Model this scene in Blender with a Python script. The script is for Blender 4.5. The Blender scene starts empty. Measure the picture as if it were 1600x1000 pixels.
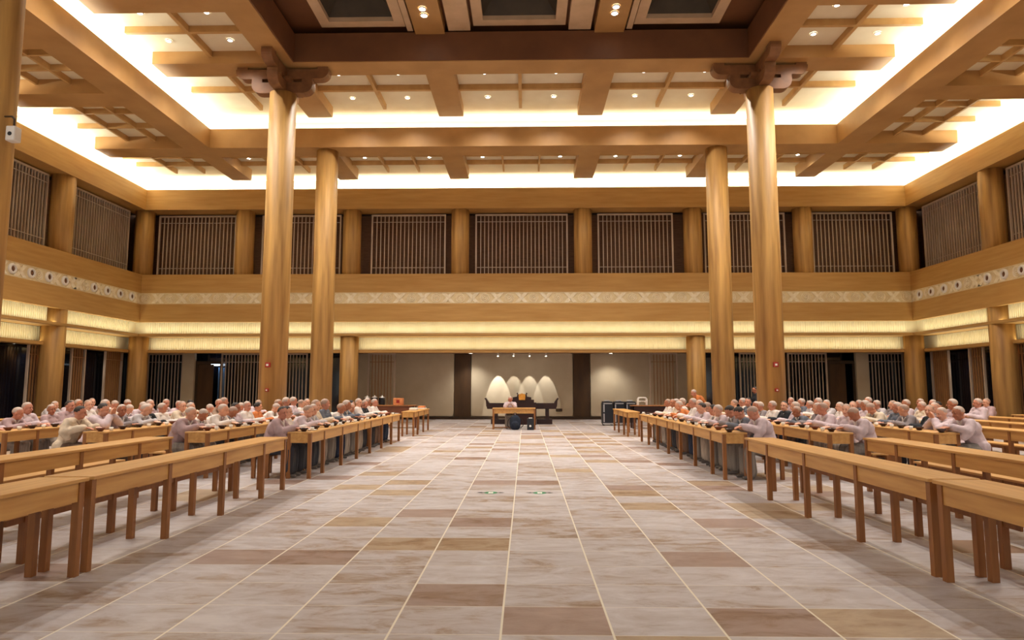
import bpy, bmesh, math, random
from mathutils import Vector, Matrix, noise
random.seed(7)
SC = bpy.context.scene
COL = SC.collection
PI = math.pi

# ------------------------------------------------------------------ camera
cam_d = bpy.data.cameras.new('camera'); cam = bpy.data.objects.new('camera', cam_d); COL.objects.link(cam)
cam_d.sensor_fit = 'HORIZONTAL'; cam_d.sensor_width = 36.0; cam_d.lens = 36.0 * 1035 / 1600
cam_d.clip_start = 0.05; cam_d.clip_end = 200
cam.location = (0.17, 0, 1.55)
cam.rotation_euler = (math.radians(90 + 5.902), 0, math.radians(1.156))
SC.camera = cam

# ------------------------------------------------------------------ world, exposure
W = bpy.data.worlds.new('world'); SC.world = W; W.use_nodes = True
W.node_tree.nodes['Background'].inputs[0].default_value = (1.0, 0.92, 0.82, 1)
W.node_tree.nodes['Background'].inputs[1].default_value = 0.65  # even warm fill through the open rear, added to brighten the hall
SC.view_settings.view_transform = 'Standard'; SC.view_settings.look = 'None'
SC.view_settings.gamma = 1; SC.view_settings.use_curve_mapping = False
SC.view_settings.exposure = 0.33
SC.cycles.use_denoising = True
SC.cycles.max_bounces = 6; SC.cycles.diffuse_bounces = 4; SC.cycles.glossy_bounces = 2
SC.cycles.sample_clamp_indirect = 4
SC.cycles.caustics_reflective = False; SC.cycles.caustics_refractive = False

def link_light(name, d, loc, rot):
    o = bpy.data.objects.new(name, d); COL.objects.link(o); o.location = loc; o.rotation_euler = rot; return o
def area(name, loc, rot, sx, sy, power, col):
    d = bpy.data.lights.new(name, 'AREA'); d.shape = 'RECTANGLE'; d.size = sx; d.size_y = sy
    d.energy = power; d.color = col
    return link_light(name, d, loc, rot)
def spot(name, loc, power, col, angle=100, blend=0.6, rot=(0, 0, 0), soft=0.06):
    d = bpy.data.lights.new(name, 'SPOT'); d.energy = power; d.color = col
    d.spot_size = math.radians(angle); d.spot_blend = blend; d.shadow_soft_size = soft
    return link_light(name, d, loc, rot)

# room constants (metres)
XW, YW = 17.6, 30.0          # fascia planes of the side walls and of the back wall
Y0 = -2.0                    # the room is built from here on
R2X, R2Y = 12.3, 25.1        # inner lip of the middle ring beam
R1X, R1Y = 7.75, 20.7        # centre line of the inner ring beam (big columns)
COVE = (1.0, 1.0, 0.83); GLOW = (1.0, 0.93, 0.62); WARM = (1.0, 0.93, 0.84)
P_COVE = 30.0                # watts per metre of cove strip
P_GLOW = 3.1
UP = (PI, 0, 0)
T = math.radians(38)         # the strips lean toward the room
def strips(xp, yp, z, power, col, w, tilt):
    L = 2 * xp
    area('cove_strip', (0, yp, z), (PI - tilt, 0, 0), L, w, power * L, col)
    for s in (-1, 1):
        area('cove_strip', (s * xp, (yp + 4) / 2, z), (PI, -s * tilt, 0), w, yp - 4, power * (yp - 4), col)
strips(R2X + .8, R2Y + .8, 11.62, P_COVE, COVE, .14, T)
strips(XW + .7, YW + .7, 10.72, P_COVE * 1.35, COVE, .14, T)
for z, d, pw in ((4.08, .17, P_GLOW * 1.02), (3.34, .68, P_GLOW * 1.02)):
    area('glow_strip', (0, YW + d, z), UP, 2 * XW, .1, pw * 2 * XW, GLOW)
    for s in (-1, 1):
        area('glow_strip', (s * (XW + d), (YW + 4) / 2, z), UP, .1, YW - 4, pw * (YW - 4), GLOW)

# ------------------------------------------------------------------ helpers
def tag(o, label=None, cat=None, group=None, kind=None):
    if label: o['label'] = label
    if cat: o['category'] = cat
    if group: o['group'] = group
    if kind: o['kind'] = kind
    return o
def empty(name, loc=(0, 0, 0), rz=0, label=None, cat=None, group=None):
    o = bpy.data.objects.new(name, None); COL.objects.link(o); o.location = loc; o.rotation_euler = (0, 0, rz)
    o.empty_display_size = .1
    return tag(o, label, cat, group)
def mesh_obj(name, bm, mats, parent=None, loc=None, smooth=False):
    me = bpy.data.meshes.new(name)
    bmesh.ops.recalc_face_normals(bm, faces=bm.faces)
    bm.to_mesh(me); bm.free()
    if not isinstance(mats, (list, tuple)): mats = [mats]
    for m in mats: me.materials.append(m)
    if smooth:
        for p in me.polygons: p.use_smooth = True
    o = bpy.data.objects.new(name, me); COL.objects.link(o)
    if parent: o.parent = parent
    if loc: o.location = loc
    return o
def box(bm, x0, x1, y0, y1, z0, z1, mi=0):
    if x0 > x1: x0, x1 = x1, x0
    if y0 > y1: y0, y1 = y1, y0
    v = [bm.verts.new((x, y, z)) for z in (z0, z1) for y in (y0, y1) for x in (x0, x1)]
    for f in ((0, 1, 3, 2), (4, 6, 7, 5), (0, 4, 5, 1), (2, 3, 7, 6), (0, 2, 6, 4), (1, 5, 7, 3)):
        bm.faces.new([v[i] for i in f]).material_index = mi
def bevel(bm, w=.004, seg=2):
    bmesh.ops.bevel(bm, geom=list(bm.edges), offset=w, segments=seg, affect='EDGES', profile=.5)
def lathe(bm, prof, n=20, c=(0, 0, 0), axis='Z', mi=0, cap=True):
    rings = []
    for r, z in prof:
        ring = []
        for i in range(n):
            a = 2 * PI * i / n; p = (r * math.cos(a), r * math.sin(a), z)
            if axis == 'X': p = (p[2], p[0], p[1])
            if axis == 'Y': p = (p[0], p[2], p[1])
            ring.append(bm.verts.new((p[0] + c[0], p[1] + c[1], p[2] + c[2])))
        rings.append(ring)
    for a, b in zip(rings, rings[1:]):
        for i in range(n):
            bm.faces.new((a[i], a[(i + 1) % n], b[(i + 1) % n], b[i])).material_index = mi
    if cap:
        bm.faces.new(rings[0]).material_index = mi; bm.faces.new(rings[-1]).material_index = mi
def prism(bm, pts, axis, a, b, mi=0):
    """closed 2-D outline pushed along an axis from a to b"""
    def P(u, v, t): return {'X': (t, u, v), 'Y': (u, t, v), 'Z': (u, v, t)}[axis]
    A = [bm.verts.new(P(u, v, a)) for u, v in pts]; B = [bm.verts.new(P(u, v, b)) for u, v in pts]
    n = len(pts)
    for i in range(n): bm.faces.new((A[i], A[(i + 1) % n], B[(i + 1) % n], B[i])).material_index = mi
    bm.faces.new(A).material_index = mi; bm.faces.new(B).material_index = mi
def capsule(bm, p0, p1, r0, r1, n=12, k=4):
    """tapered capsule between two points"""
    p0, p1 = Vector(p0), Vector(p1); d = p1 - p0; ln = d.length or 1e-4
    q = d.to_track_quat('Z', 'Y').to_matrix()
    prof = []
    for i in range(k + 1):
        a = -PI / 2 + PI / 2 * i / k; prof.append((max(r0 * math.cos(a), 1e-4), r0 * math.sin(a)))
    for i in range(k + 1):
        a = PI / 2 * i / k; prof.append((max(r1 * math.cos(a), 1e-4), ln + r1 * math.sin(a)))
    rings = []
    for r, z in prof:
        rings.append([bm.verts.new(p0 + q @ Vector((r * math.cos(2 * PI * i / n), r * math.sin(2 * PI * i / n), z))) for i in range(n)])
    for a, b in zip(rings, rings[1:]):
        for i in range(n): bm.faces.new((a[i], a[(i + 1) % n], b[(i + 1) % n], b[i]))
    bm.faces.new(rings[0][::-1]); bm.faces.new(rings[-1])
def ellipsoid(bm, c, r, mat=None, n=16, k=10):
    rings = []
    for j in range(1, k):
        a = -PI / 2 + PI * j / k
        rings.append([(r[0] * math.cos(a) * math.cos(2 * PI * i / n), r[1] * math.cos(a) * math.sin(2 * PI * i / n), r[2] * math.sin(a)) for i in range(n)])
    def T(p):
        p = Vector(p)
        if mat: p = mat @ p
        return bm.verts.new(p + Vector(c))
    R = [[T(p) for p in ring] for ring in rings]
    bot, top = T((0, 0, -r[2])), T((0, 0, r[2]))
    for a, b in zip(R, R[1:]):
        for i in range(n): bm.faces.new((a[i], a[(i + 1) % n], b[(i + 1) % n], b[i]))
    for i in range(n):
        bm.faces.new((R[0][(i + 1) % n], R[0][i], bot)); bm.faces.new((R[-1][i], R[-1][(i + 1) % n], top))
ORD = ['first', 'second', 'third', 'fourth', 'fifth', 'sixth', 'seventh', 'eighth', 'ninth', 'tenth', 'eleventh', 'twelfth', 'thirteenth',
       'fourteenth', 'fifteenth', 'sixteenth', 'seventeenth', 'eighteenth', 'nineteenth', 'twentieth', 'twenty-first', 'twenty-second', 'twenty-third', 'twenty-fourth']

# ------------------------------------------------------------------ materials
def srgb(r, g, b):
    f = lambda c: (c / 255 / 12.92) if c / 255 <= .04045 else ((c / 255 + .055) / 1.055) ** 2.4
    return (f(r), f(g), f(b), 1)
def mat(name, col, rough=.6, metal=0, spec=.5):
    m = bpy.data.materials.new(name); m.use_nodes = True
    b = m.node_tree.nodes['Principled BSDF']; b.inputs['Base Color'].default_value = col
    b.inputs['Roughness'].default_value = rough; b.inputs['Metallic'].default_value = metal
    b.inputs['Specular IOR Level'].default_value = spec
    return m
def noisy(name, c1, c2, scale=(1, 1, 1), nscale=4, rough=.6, bump=0, detail=5, spec=.4, lo=.3, hi=.7):
    """base colour wandering between two colours, on object coordinates"""
    m = mat(name, c1, rough, 0, spec); nt = m.node_tree; N = nt.nodes; Lk = nt.links; b = N['Principled BSDF']
    tc = N.new('ShaderNodeTexCoord'); mp = N.new('ShaderNodeMapping'); mp.inputs['Scale'].default_value = scale
    nz = N.new('ShaderNodeTexNoise'); nz.inputs['Scale'].default_value = nscale; nz.inputs['Detail'].default_value = detail
    rp = N.new('ShaderNodeValToRGB'); rp.color_ramp.elements[0].color = c1; rp.color_ramp.elements[1].color = c2
    rp.color_ramp.elements[0].position = lo; rp.color_ramp.elements[1].position = hi
    Lk.new(tc.outputs['Object'], mp.inputs['Vector']); Lk.new(mp.outputs[0], nz.inputs['Vector'])
    Lk.new(nz.outputs['Fac'], rp.inputs['Fac']); Lk.new(rp.outputs[0], b.inputs['Base Color'])
    if bump:
        bp = N.new('ShaderNodeBump'); bp.inputs['Strength'].default_value = bump; bp.inputs['Distance'].default_value = .02
        Lk.new(nz.outputs['Fac'], bp.inputs['Height']); Lk.new(bp.outputs[0], b.inputs['Normal'])
    return m
def emit(name, col, s):
    m = mat(name, col, .5); b = m.node_tree.nodes['Principled BSDF']
    b.inputs['Emission Color'].default_value = col; b.inputs['Emission Strength'].default_value = s; return m
M = {}
M['wall_wood'] = noisy('wall_wood', srgb(190, 148, 86), srgb(174, 130, 70), (.25, .25, 3), 3, .55)
M['beam_wood'] = noisy('beam_wood', srgb(182, 140, 88), srgb(164, 122, 72), (.5, .5, .5), 2, .5)
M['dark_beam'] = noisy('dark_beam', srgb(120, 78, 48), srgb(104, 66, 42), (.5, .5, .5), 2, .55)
M['column'] = noisy('column_wood', srgb(208, 164, 96), srgb(150, 110, 62), (2.2, 2.2, .16), 2.4, .5, .12, 8, .35)
M['bracket'] = noisy('bracket_wood', srgb(140, 96, 60), srgb(112, 74, 46), (1, 1, 1), 3, .5)
M['panel'] = noisy('ceiling_panel', srgb(232, 222, 198), srgb(222, 210, 184), (1, 1, 1), 1.5, .8)
M['rib'] = noisy('ceiling_rib', srgb(196, 156, 100), srgb(180, 138, 84), (1, 1, 1), 3, .6)
M['darkrib'] = noisy('ceiling_hopper', srgb(72, 62, 50), srgb(60, 52, 42), (1, 1, 1), 2, .7)
M['frame_pale'] = noisy('coffer_frame', srgb(206, 176, 144), srgb(190, 160, 128), (1, 1, 1), 2, .7)
M['slat'] = noisy('slat', srgb(206, 188, 170), srgb(182, 162, 142), (1, 1, .3), 3, .5)
M['slat_warm'] = noisy('slat_warm', srgb(170, 124, 80), srgb(146, 102, 62), (1, 1, .3), 3, .5)
M['blind'] = noisy('blind_brown', srgb(112, 80, 56), srgb(92, 64, 44), (1, 1, 6), 3, .7)
M['black'] = mat('black_void', srgb(14, 14, 20), .35)
M['glass'] = mat('dark_glass', srgb(10, 14, 26), .08, 0, .8)
M['plaster'] = noisy('plaster_beige', srgb(206, 192, 166), srgb(194, 178, 150), (1, 1, 1), 1.2, .85)
M['pilaster'] = noisy('pilaster_dark', srgb(84, 58, 30), srgb(66, 44, 24), (1, 1, .3), 3, .6)
M['ribbed'] = noisy('ribbed_cream', srgb(246, 238, 212), srgb(238, 228, 196), (1, 1, 1), 2, .7)
M['frieze'] = noisy('frieze_stone', srgb(246, 236, 212), srgb(226, 208, 172), (1, 1, 1), 7, .8, .3)
M['frieze_ground'] = noisy('frieze_ground', srgb(228, 210, 170), srgb(216, 196, 154), (1, 1, 1), 9, .85)
M['base'] = noisy('baseboard', srgb(70, 50, 30), srgb(56, 40, 24), (1, 1, 1), 2, .6)
M['table'] = noisy('table_wood', srgb(214, 166, 100), srgb(190, 138, 76), (2.5, .22, 2.5), 6, .42, .03)
M['leg'] = noisy('leg_wood', srgb(160, 106, 58), srgb(130, 82, 44), (4, 4, .3), 4, .45)  # same wood as the tabletops, with the shade put into a darker colour
M['counter'] = noisy('counter_wood', srgb(120, 68, 40), srgb(98, 54, 32), (.3, 3, 3), 4, .5)
M['altar'] = noisy('altar_wood', srgb(52, 24, 20), srgb(34, 16, 16), (.4, 2, 2), 4, .4)
M['gold'] = noisy('gold_cloth', srgb(226, 160, 64), srgb(200, 132, 48), (1, 1, 1), 8, .6)
M['orange'] = noisy('orange_card', srgb(226, 150, 96), srgb(200, 118, 70), (1, 1, 1), 9, .7)
M['white'] = mat('white_plastic', srgb(232, 226, 218), .5)
M['steel'] = mat('steel', srgb(200, 200, 204), .3, .9)
M['caseblack'] = mat('case_black', srgb(20, 24, 34), .4)
M['navy'] = noisy('navy_cloth', srgb(36, 44, 62), srgb(24, 30, 42), (1, 1, 1), 8, .9)
M['red'] = mat('alarm_red', srgb(150, 30, 24), .4)
M['green'] = mat('exit_green', srgb(64, 160, 110), .5)
M['bowl'] = mat('bowl_dark', srgb(52, 26, 24), .25)
M['bowl_red'] = mat('bowl_red_brown', srgb(104, 52, 38), .3)
M['cup'] = mat('cup_white', srgb(240, 236, 228), .3)
M['lamp'] = emit('lamp_face', (1, .93, .8, 1), 22)
M['lampdoor'] = emit('lamp_door', (.75, .88, 1, 1), 6)
M['eye'] = mat('eye_dark', srgb(40, 26, 20), .3)
M['lip'] = mat('lip', srgb(168, 96, 84), .5)
M['shoe'] = mat('shoe_grey', srgb(110, 104, 100), .8)
SKIN = [noisy('skin_%s' % w, srgb(*a), srgb(*b), (1, 1, 1), 5, .5) for w, a, b in
        (('pale', (226, 176, 150), (206, 150, 124)), ('rosy', (208, 148, 124), (186, 124, 102)), ('tan', (186, 124, 94), (162, 102, 76)))]
STUB = [mat('stubble_grey', srgb(182, 162, 150), .55), mat('stubble_brown', srgb(160, 132, 116), .55), mat('cropped_black', srgb(44, 34, 30), .7)]
ROBES = {n: noisy('robe_' + n.replace(' ', '_'), srgb(*a), srgb(*[int(c * .84) for c in a]), (1, 1, 1), 9, .85, .1) for n, a in {
    'white': (236, 224, 216), 'pale lilac': (216, 196, 202), 'pale grey': (198, 190, 192), 'cream': (226, 206, 182), 'grey': (142, 132, 134),
    'mauve': (186, 158, 160), 'slate': (104, 108, 120), 'black': (34, 36, 44), 'taupe': (160, 132, 112), 'orange': (206, 120, 62)}.items()}
SKIRTS = [noisy('skirt_%s' % n, srgb(*a), srgb(*[int(c * .78) for c in a]), (6, 6, .6), 4, .9, .2) for n, a in
          (('grey', (146, 138, 132)), ('dark', (66, 66, 74)), ('navy', (48, 58, 84)), ('brown', (120, 96, 82)), ('pale', (190, 178, 166)))]

# floor: stone tiles .714 x .545 m
def floor_mat():
    m = mat('floor_stone', (.5, .45, .42, 1), .38, 0, .45); nt = m.node_tree; N = nt.nodes; Lk = nt.links; b = N['Principled BSDF']
    tc = N.new('ShaderNodeTexCoord'); sep = N.new('ShaderNodeSeparateXYZ'); Lk.new(tc.outputs['Object'], sep.inputs[0])
    def mth(op, a, c=None, clamp=False):
        n = N.new('ShaderNodeMath'); n.operation = op; n.use_clamp = clamp
        for i, v in enumerate((a, c)):
            if v is None: continue
            if isinstance(v, (int, float)): n.inputs[i].default_value = v
            else: Lk.new(v, n.inputs[i])
        return n.outputs[0]
    u = mth('DIVIDE', mth('SUBTRACT', sep.outputs['X'], .01), .714)
    v = mth('DIVIDE', mth('SUBTRACT', sep.outputs['Y'], 4.37), .545)
    fu, fv = mth('FRACT', u), mth('FRACT', v)
    iu, iv = mth('FLOOR', u), mth('FLOOR', v)
    du = mth('MULTIPLY', mth('MINIMUM', fu, mth('SUBTRACT', 1.0, fu)), .714)
    dv = mth('MULTIPLY', mth('MINIMUM', fv, mth('SUBTRACT', 1.0, fv)), .545)
    gu = mth('LESS_THAN', du, .0075); gv = mth('MULTIPLY', mth('LESS_THAN', dv, .0035), .75)
    g = mth('MAXIMUM', gu, gv)
    cb = N.new('ShaderNodeCombineXYZ'); Lk.new(iu, cb.inputs[0]); Lk.new(iv, cb.inputs[1])
    wn = N.new('ShaderNodeTexWhiteNoise'); wn.noise_dimensions = '2D'; Lk.new(cb.outputs[0], wn.inputs['Vector'])
    # streaks inside each tile; every tile looks at its own piece of stone
    off = N.new('ShaderNodeVectorMath'); off.operation = 'SCALE'; Lk.new(wn.outputs['Color'], off.inputs[0]); off.inputs['Scale'].default_value = 37
    ad = N.new('ShaderNodeVectorMath'); ad.operation = 'ADD'; Lk.new(tc.outputs['Object'], ad.inputs[0]); Lk.new(off.outputs[0], ad.inputs[1])
    mp = N.new('ShaderNodeMapping'); mp.inputs['Scale'].default_value = (1.2, 2.6, 1); Lk.new(ad.outputs[0], mp.inputs['Vector'])
    nz = N.new('ShaderNodeTexNoise'); nz.inputs['Scale'].default_value = 1.9; nz.inputs['Detail'].default_value = 12; nz.inputs['Roughness'].default_value = .7; nz.inputs['Distortion'].default_value = .6
    Lk.new(mp.outputs[0], nz.inputs['Vector'])
    rp = N.new('ShaderNodeValToRGB'); e = rp.color_ramp.elements
    e[0].position = 0; e[0].color = srgb(104, 74, 52); e[1].position = 1; e[1].color = srgb(222, 214, 208)
    for p, c in ((.30, (134, 106, 84)), (.40, (164, 144, 130)), (.50, (184, 174, 172)), (.68, (202, 196, 197))):
        x = e.new(p); x.color = srgb(*c)
    tone = mth('MULTIPLY', mth('SUBTRACT', wn.outputs['Value'], .36), .16)
    Lk.new(mth('ADD', nz.outputs['Fac'], tone), rp.inputs['Fac'])
    # a few ochre and a few brown tiles
    sc2 = N.new('ShaderNodeSeparateColor'); Lk.new(wn.outputs['Color'], sc2.inputs[0])
    def mixc(fac, a, c, mode='MIX'):
        n = N.new('ShaderNodeMix'); n.data_type = 'RGBA'; n.blend_type = mode
        if isinstance(fac, (int, float)): n.inputs[0].default_value = fac
        else: Lk.new(fac, n.inputs[0])
        for i, vv in ((6, a), (7, c)):
            if isinstance(vv, tuple): n.inputs[i].default_value = vv
            else: Lk.new(vv, n.inputs[i])
        return n.outputs[2]
    och = mth('GREATER_THAN', sc2.outputs[1], .88); brn = mth('GREATER_THAN', sc2.outputs[2], .93)
    c = mixc(mth('MULTIPLY', och, .75), rp.outputs[0], srgb(226, 196, 140), 'MULTIPLY')
    c = mixc(mth('MULTIPLY', brn, .7), c, srgb(190, 150, 124), 'MULTIPLY')
    c = mixc(1.0, c, (.93, .935, .955, 1), 'MULTIPLY')
    c = mixc(g, c, srgb(228, 220, 202))
    Lk.new(c, b.inputs['Base Color'])
    rr = mth('ADD', mth('MULTIPLY', nz.outputs['Fac'], .25), .32); Lk.new(rr, b.inputs['Roughness'])
    bp = N.new('ShaderNodeBump'); bp.inputs['Strength'].default_value = .25; bp.inputs['Distance'].default_value = .004
    Lk.new(mth('SUBTRACT', nz.outputs['Fac'], g), bp.inputs['Height']); Lk.new(bp.outputs[0], b.inputs['Normal'])
    return m
M['floor'] = floor_mat()

def struct(name, bm, m, kind='structure', **k):
    o = mesh_obj(name, bm, m, **k); o['kind'] = kind; return o

# ------------------------------------------------------------------ floor and ceilings
bm = bmesh.new(); box(bm, -20.5, 20.5, Y0, 36, -.1, 0); struct('floor', bm, M['floor'])

def ring_boxes(bm, d0, d1, z0, z1, xp, yp):
    """box-section band that follows the left side, the back and the right side"""
    for s in (-1, 1): box(bm, s * (xp + d0), s * (xp + d1), Y0, yp + d1, z0, z1)
    box(bm, -(xp + d0), xp + d0, yp + d0, yp + d1, z0, z1)

YB = [-.0, 5.5, 9.3, 13.1, 16.9, 20.7]            # cross beams of the two side strips
# outer ceiling slab with its cells
bm = bmesh.new(); ring_boxes(bm, .9, 6.6, 11.5, 11.6, R2X, R2Y)
struct('ceiling', bm, M['panel'])
bm = bmesh.new(); ring_boxes(bm, -4.2, 1.05, 12.42, 12.52, R2X, R2Y)
struct('ceiling', bm, M['panel'])

# middle ring beam: lip, floor of the trough, inner cheek
bm = bmesh.new()
ring_boxes(bm, 0, .1, 11.0, 11.78, R2X, R2Y); ring_boxes(bm, .1, 1.05, 11.0, 11.12, R2X, R2Y); 
struct('trim_1', bm, M['beam_wood'])
bm = bmesh.new(); ring_boxes(bm, .95, 1.05, 11.12, 12.42, R2X, R2Y); ring_boxes(bm, .85, .95, 10.05, 11.5, XW, YW); struct('trim_20', bm, M['panel'])
# inner ring beam
bm = bmesh.new()
box(bm, -8.2, 8.2, R1Y - .45, R1Y + .45, 12.0, 12.98); box(bm, -8.2, 8.2, 9.3 - .45, 9.3 + .45, 12.0, 12.98)
for s in (-1, 1): box(bm, s * 7.3, s * 8.2, 9.75, R1Y - .45, 12.0, 12.98); box(bm, s * 7.3, s * 8.2, Y0, 8.85, 12.0, 12.98)
struct('trim_2', bm, M['beam_wood'])
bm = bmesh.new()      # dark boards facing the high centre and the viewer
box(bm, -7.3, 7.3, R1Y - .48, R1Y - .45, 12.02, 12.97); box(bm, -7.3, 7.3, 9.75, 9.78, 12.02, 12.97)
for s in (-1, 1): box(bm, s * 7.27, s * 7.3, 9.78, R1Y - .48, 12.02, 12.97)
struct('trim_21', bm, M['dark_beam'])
# outer ring of cross beams
def cross_beams(name, bms):
    for b_ in bms: struct(name, b_, M['beam_wood'])
def outer():
    bm = bmesh.new()
    for x in (-12.75, -7.85, -2.8, 2.8, 7.85, 12.75): box(bm, x - .43, x + .43, R2Y + 1.05, 29.2, 11.0, 11.5)
    for s in (-1, 1):
        for y in YB + [25.6]: box(bm, s * (R2X + 1.05), s * 16.9, y - .5, y + .5, 11.0, 11.5)
    return bm
struct('trim_3', outer(), M['beam_wood'])
def inner():
    bm = bmesh.new()
    for x in (-7.75, -2.67, 2.67, 7.75): box(bm, x - .47, x + .47, R1Y + .45, 24.6, 12.0, 12.42)
    for s in (-1, 1):
        for y in YB: box(bm, s * 8.2, s * 11.9, y - .45, y + .45, 12.0, 12.42)
    return bm
struct('trim_4', inner(), M['beam_wood'])
# thin ribs in the cells
def ribs():
    bm = bmesh.new(); w = .06
    # back strip, middle ring: one cross per cell
    xs = [-12.0, -8.2, -7.28, -3.14, -2.2, 2.2, 3.14, 7.28, 8.2, 12.0]
    for a, b in ((-7.28, -3.14), (-2.2, 2.2), (3.14, 7.28)):
        c = (a + b) / 2; box(bm, c - w, c + w, 21.15, 24.4, 12.22, 12.42); box(bm, a, c - w, 22.75, 22.87, 12.22, 12.42); box(bm, c + w, b, 22.75, 22.87, 12.22, 12.42)
    for s in (-1, 1):
        box(bm, s * 9.94, s * 10.06, 21.15, 24.4, 12.22, 12.42); box(bm, s * 8.22, s * 9.94, 22.75, 22.87, 12.22, 12.42); box(bm, s * 10.06, s * 11.9, 22.75, 22.87, 12.22, 12.42)
        for y0, y1 in zip(YB, YB[1:]):
            yc = (y0 + y1) / 2
            box(bm, s * 9.94, s * 10.06, y0 + .45, y1 - .45, 12.22, 12.42); box(bm, s * 8.2, s * 9.94, yc - w, yc + w, 12.22, 12.42); box(bm, s * 10.06, s * 11.9, yc - w, yc + w, 12.22, 12.42)
    return bm
struct('trim_5', ribs(), M['rib'])
def ribs2():
    bm = bmesh.new(); w = .04; z0, z1 = 11.3, 11.5
    cells = [(-12.32, -8.28), (-7.42, -3.23), (-2.37, 2.37), (3.23, 7.42), (8.28, 12.32)]
    for a, b in cells + [(-17.0, -13.18), (13.18, 17.0)]:
        for t in (1 / 3, 2 / 3):
            x = a + (b - a) * t; box(bm, x - w, x + w, 26.15, 29.1, z0, z1)
        for y in (27.1, 28.1): box(bm, a, b, y - w, y + w, z0 + .01, z1)
    for s in (-1, 1):
        ys = YB + [25.6]
        for y0, y1 in zip(ys, ys[1:]):
            for t in (1 / 3, 2 / 3):
                y = y0 + .5 + (y1 - y0 - 1) * t; box(bm, s * 13.35, s * 16.7, y - w, y + w, z0 + .01, z1)
            for x in (14.5, 15.6): box(bm, s * (x - w), s * (x + w), y0 + .5, y1 - .5, z0, z1)
    return bm
struct('trim_6', ribs2(), M['rib'])
# high centre: long beams, stepped strips, frames round dark hoppers
bm = bmesh.new(); box(bm, -8.2, 8.2, Y0, 21.1, 14.9, 15.0); struct('ceiling', bm, M['darkrib'])
bm = bmesh.new()
for s in (-1, 1): box(bm, s * 2.4, s * 3.34, 9.78, 20.22, 12.9, 13.25)
struct('trim_7', bm, M['beam_wood'])
bm = bmesh.new()
for s in (-1, 1):
    box(bm, s * 1.57, s * 2.28, 9.8, 20.2, 13.0, 13.25); box(bm, s * 3.42, s * 3.6, 9.8, 20.2, 13.0, 13.25)
fr = [(-6.35, -3.65), (-1.47, 1.47), (3.65, 6.35)]
ycs = [(9.95, 14.8), (15.2, 20.1)]
for a, b in fr:
    for y0, y1 in ycs:
        t = .32
        box(bm, a, b, y0, y0 + t, 13.1, 13.25); box(bm, a, b, y1 - t, y1, 13.1, 13.25)
        box(bm, a, a + t, y0 + t, y1 - t, 13.1, 13.25); box(bm, b - t, b, y0 + t, y1 - t, 13.1, 13.25)
struct('trim_8', bm, M['frame_pale'])
bm = bmesh.new()
for a, b in fr:
    for y0, y1 in ycs:
        a_, b_, c_, d_ = a + .32, b - .32, y0 + .32, y1 - .32; k = .8
        lo = [bm.verts.new(p) for p in ((a_, c_, 13.25), (b_, c_, 13.25), (b_, d_, 13.25), (a_, d_, 13.25))]
        hi = [bm.verts.new(p) for p in ((a_ + k, c_ + k, 14.3), (b_ - k, c_ + k, 14.3), (b_ - k, d_ - k, 14.3), (a_ + k, d_ - k, 14.3))]
        for i in range(4): bm.faces.new((lo[i], lo[(i + 1) % 4], hi[(i + 1) % 4], hi[i]))
        bm.faces.new(hi)
struct('trim_9', bm, M['darkrib'])
bm = bmesh.new()
for a, b in ((-8.2, -6.35), (-3.65, -1.47), (1.47, 3.65), (6.35, 8.2)): box(bm, a, b, Y0, 21.1, 13.25, 13.31)
for a, b in fr:
    for c_, d_ in ((Y0, 9.95), (14.8, 15.2), (20.1, 21.1)): box(bm, a, b, c_, d_, 13.25, 13.31)
for s in (-1, 1): box(bm, s * 8.1, s * 8.2, Y0, 21.15, 12.98, 13.31)
box(bm, -8.1, 8.1, 21.05, 21.15, 12.98, 13.31)
struct('ceiling', bm, M['dark_beam'])

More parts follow.
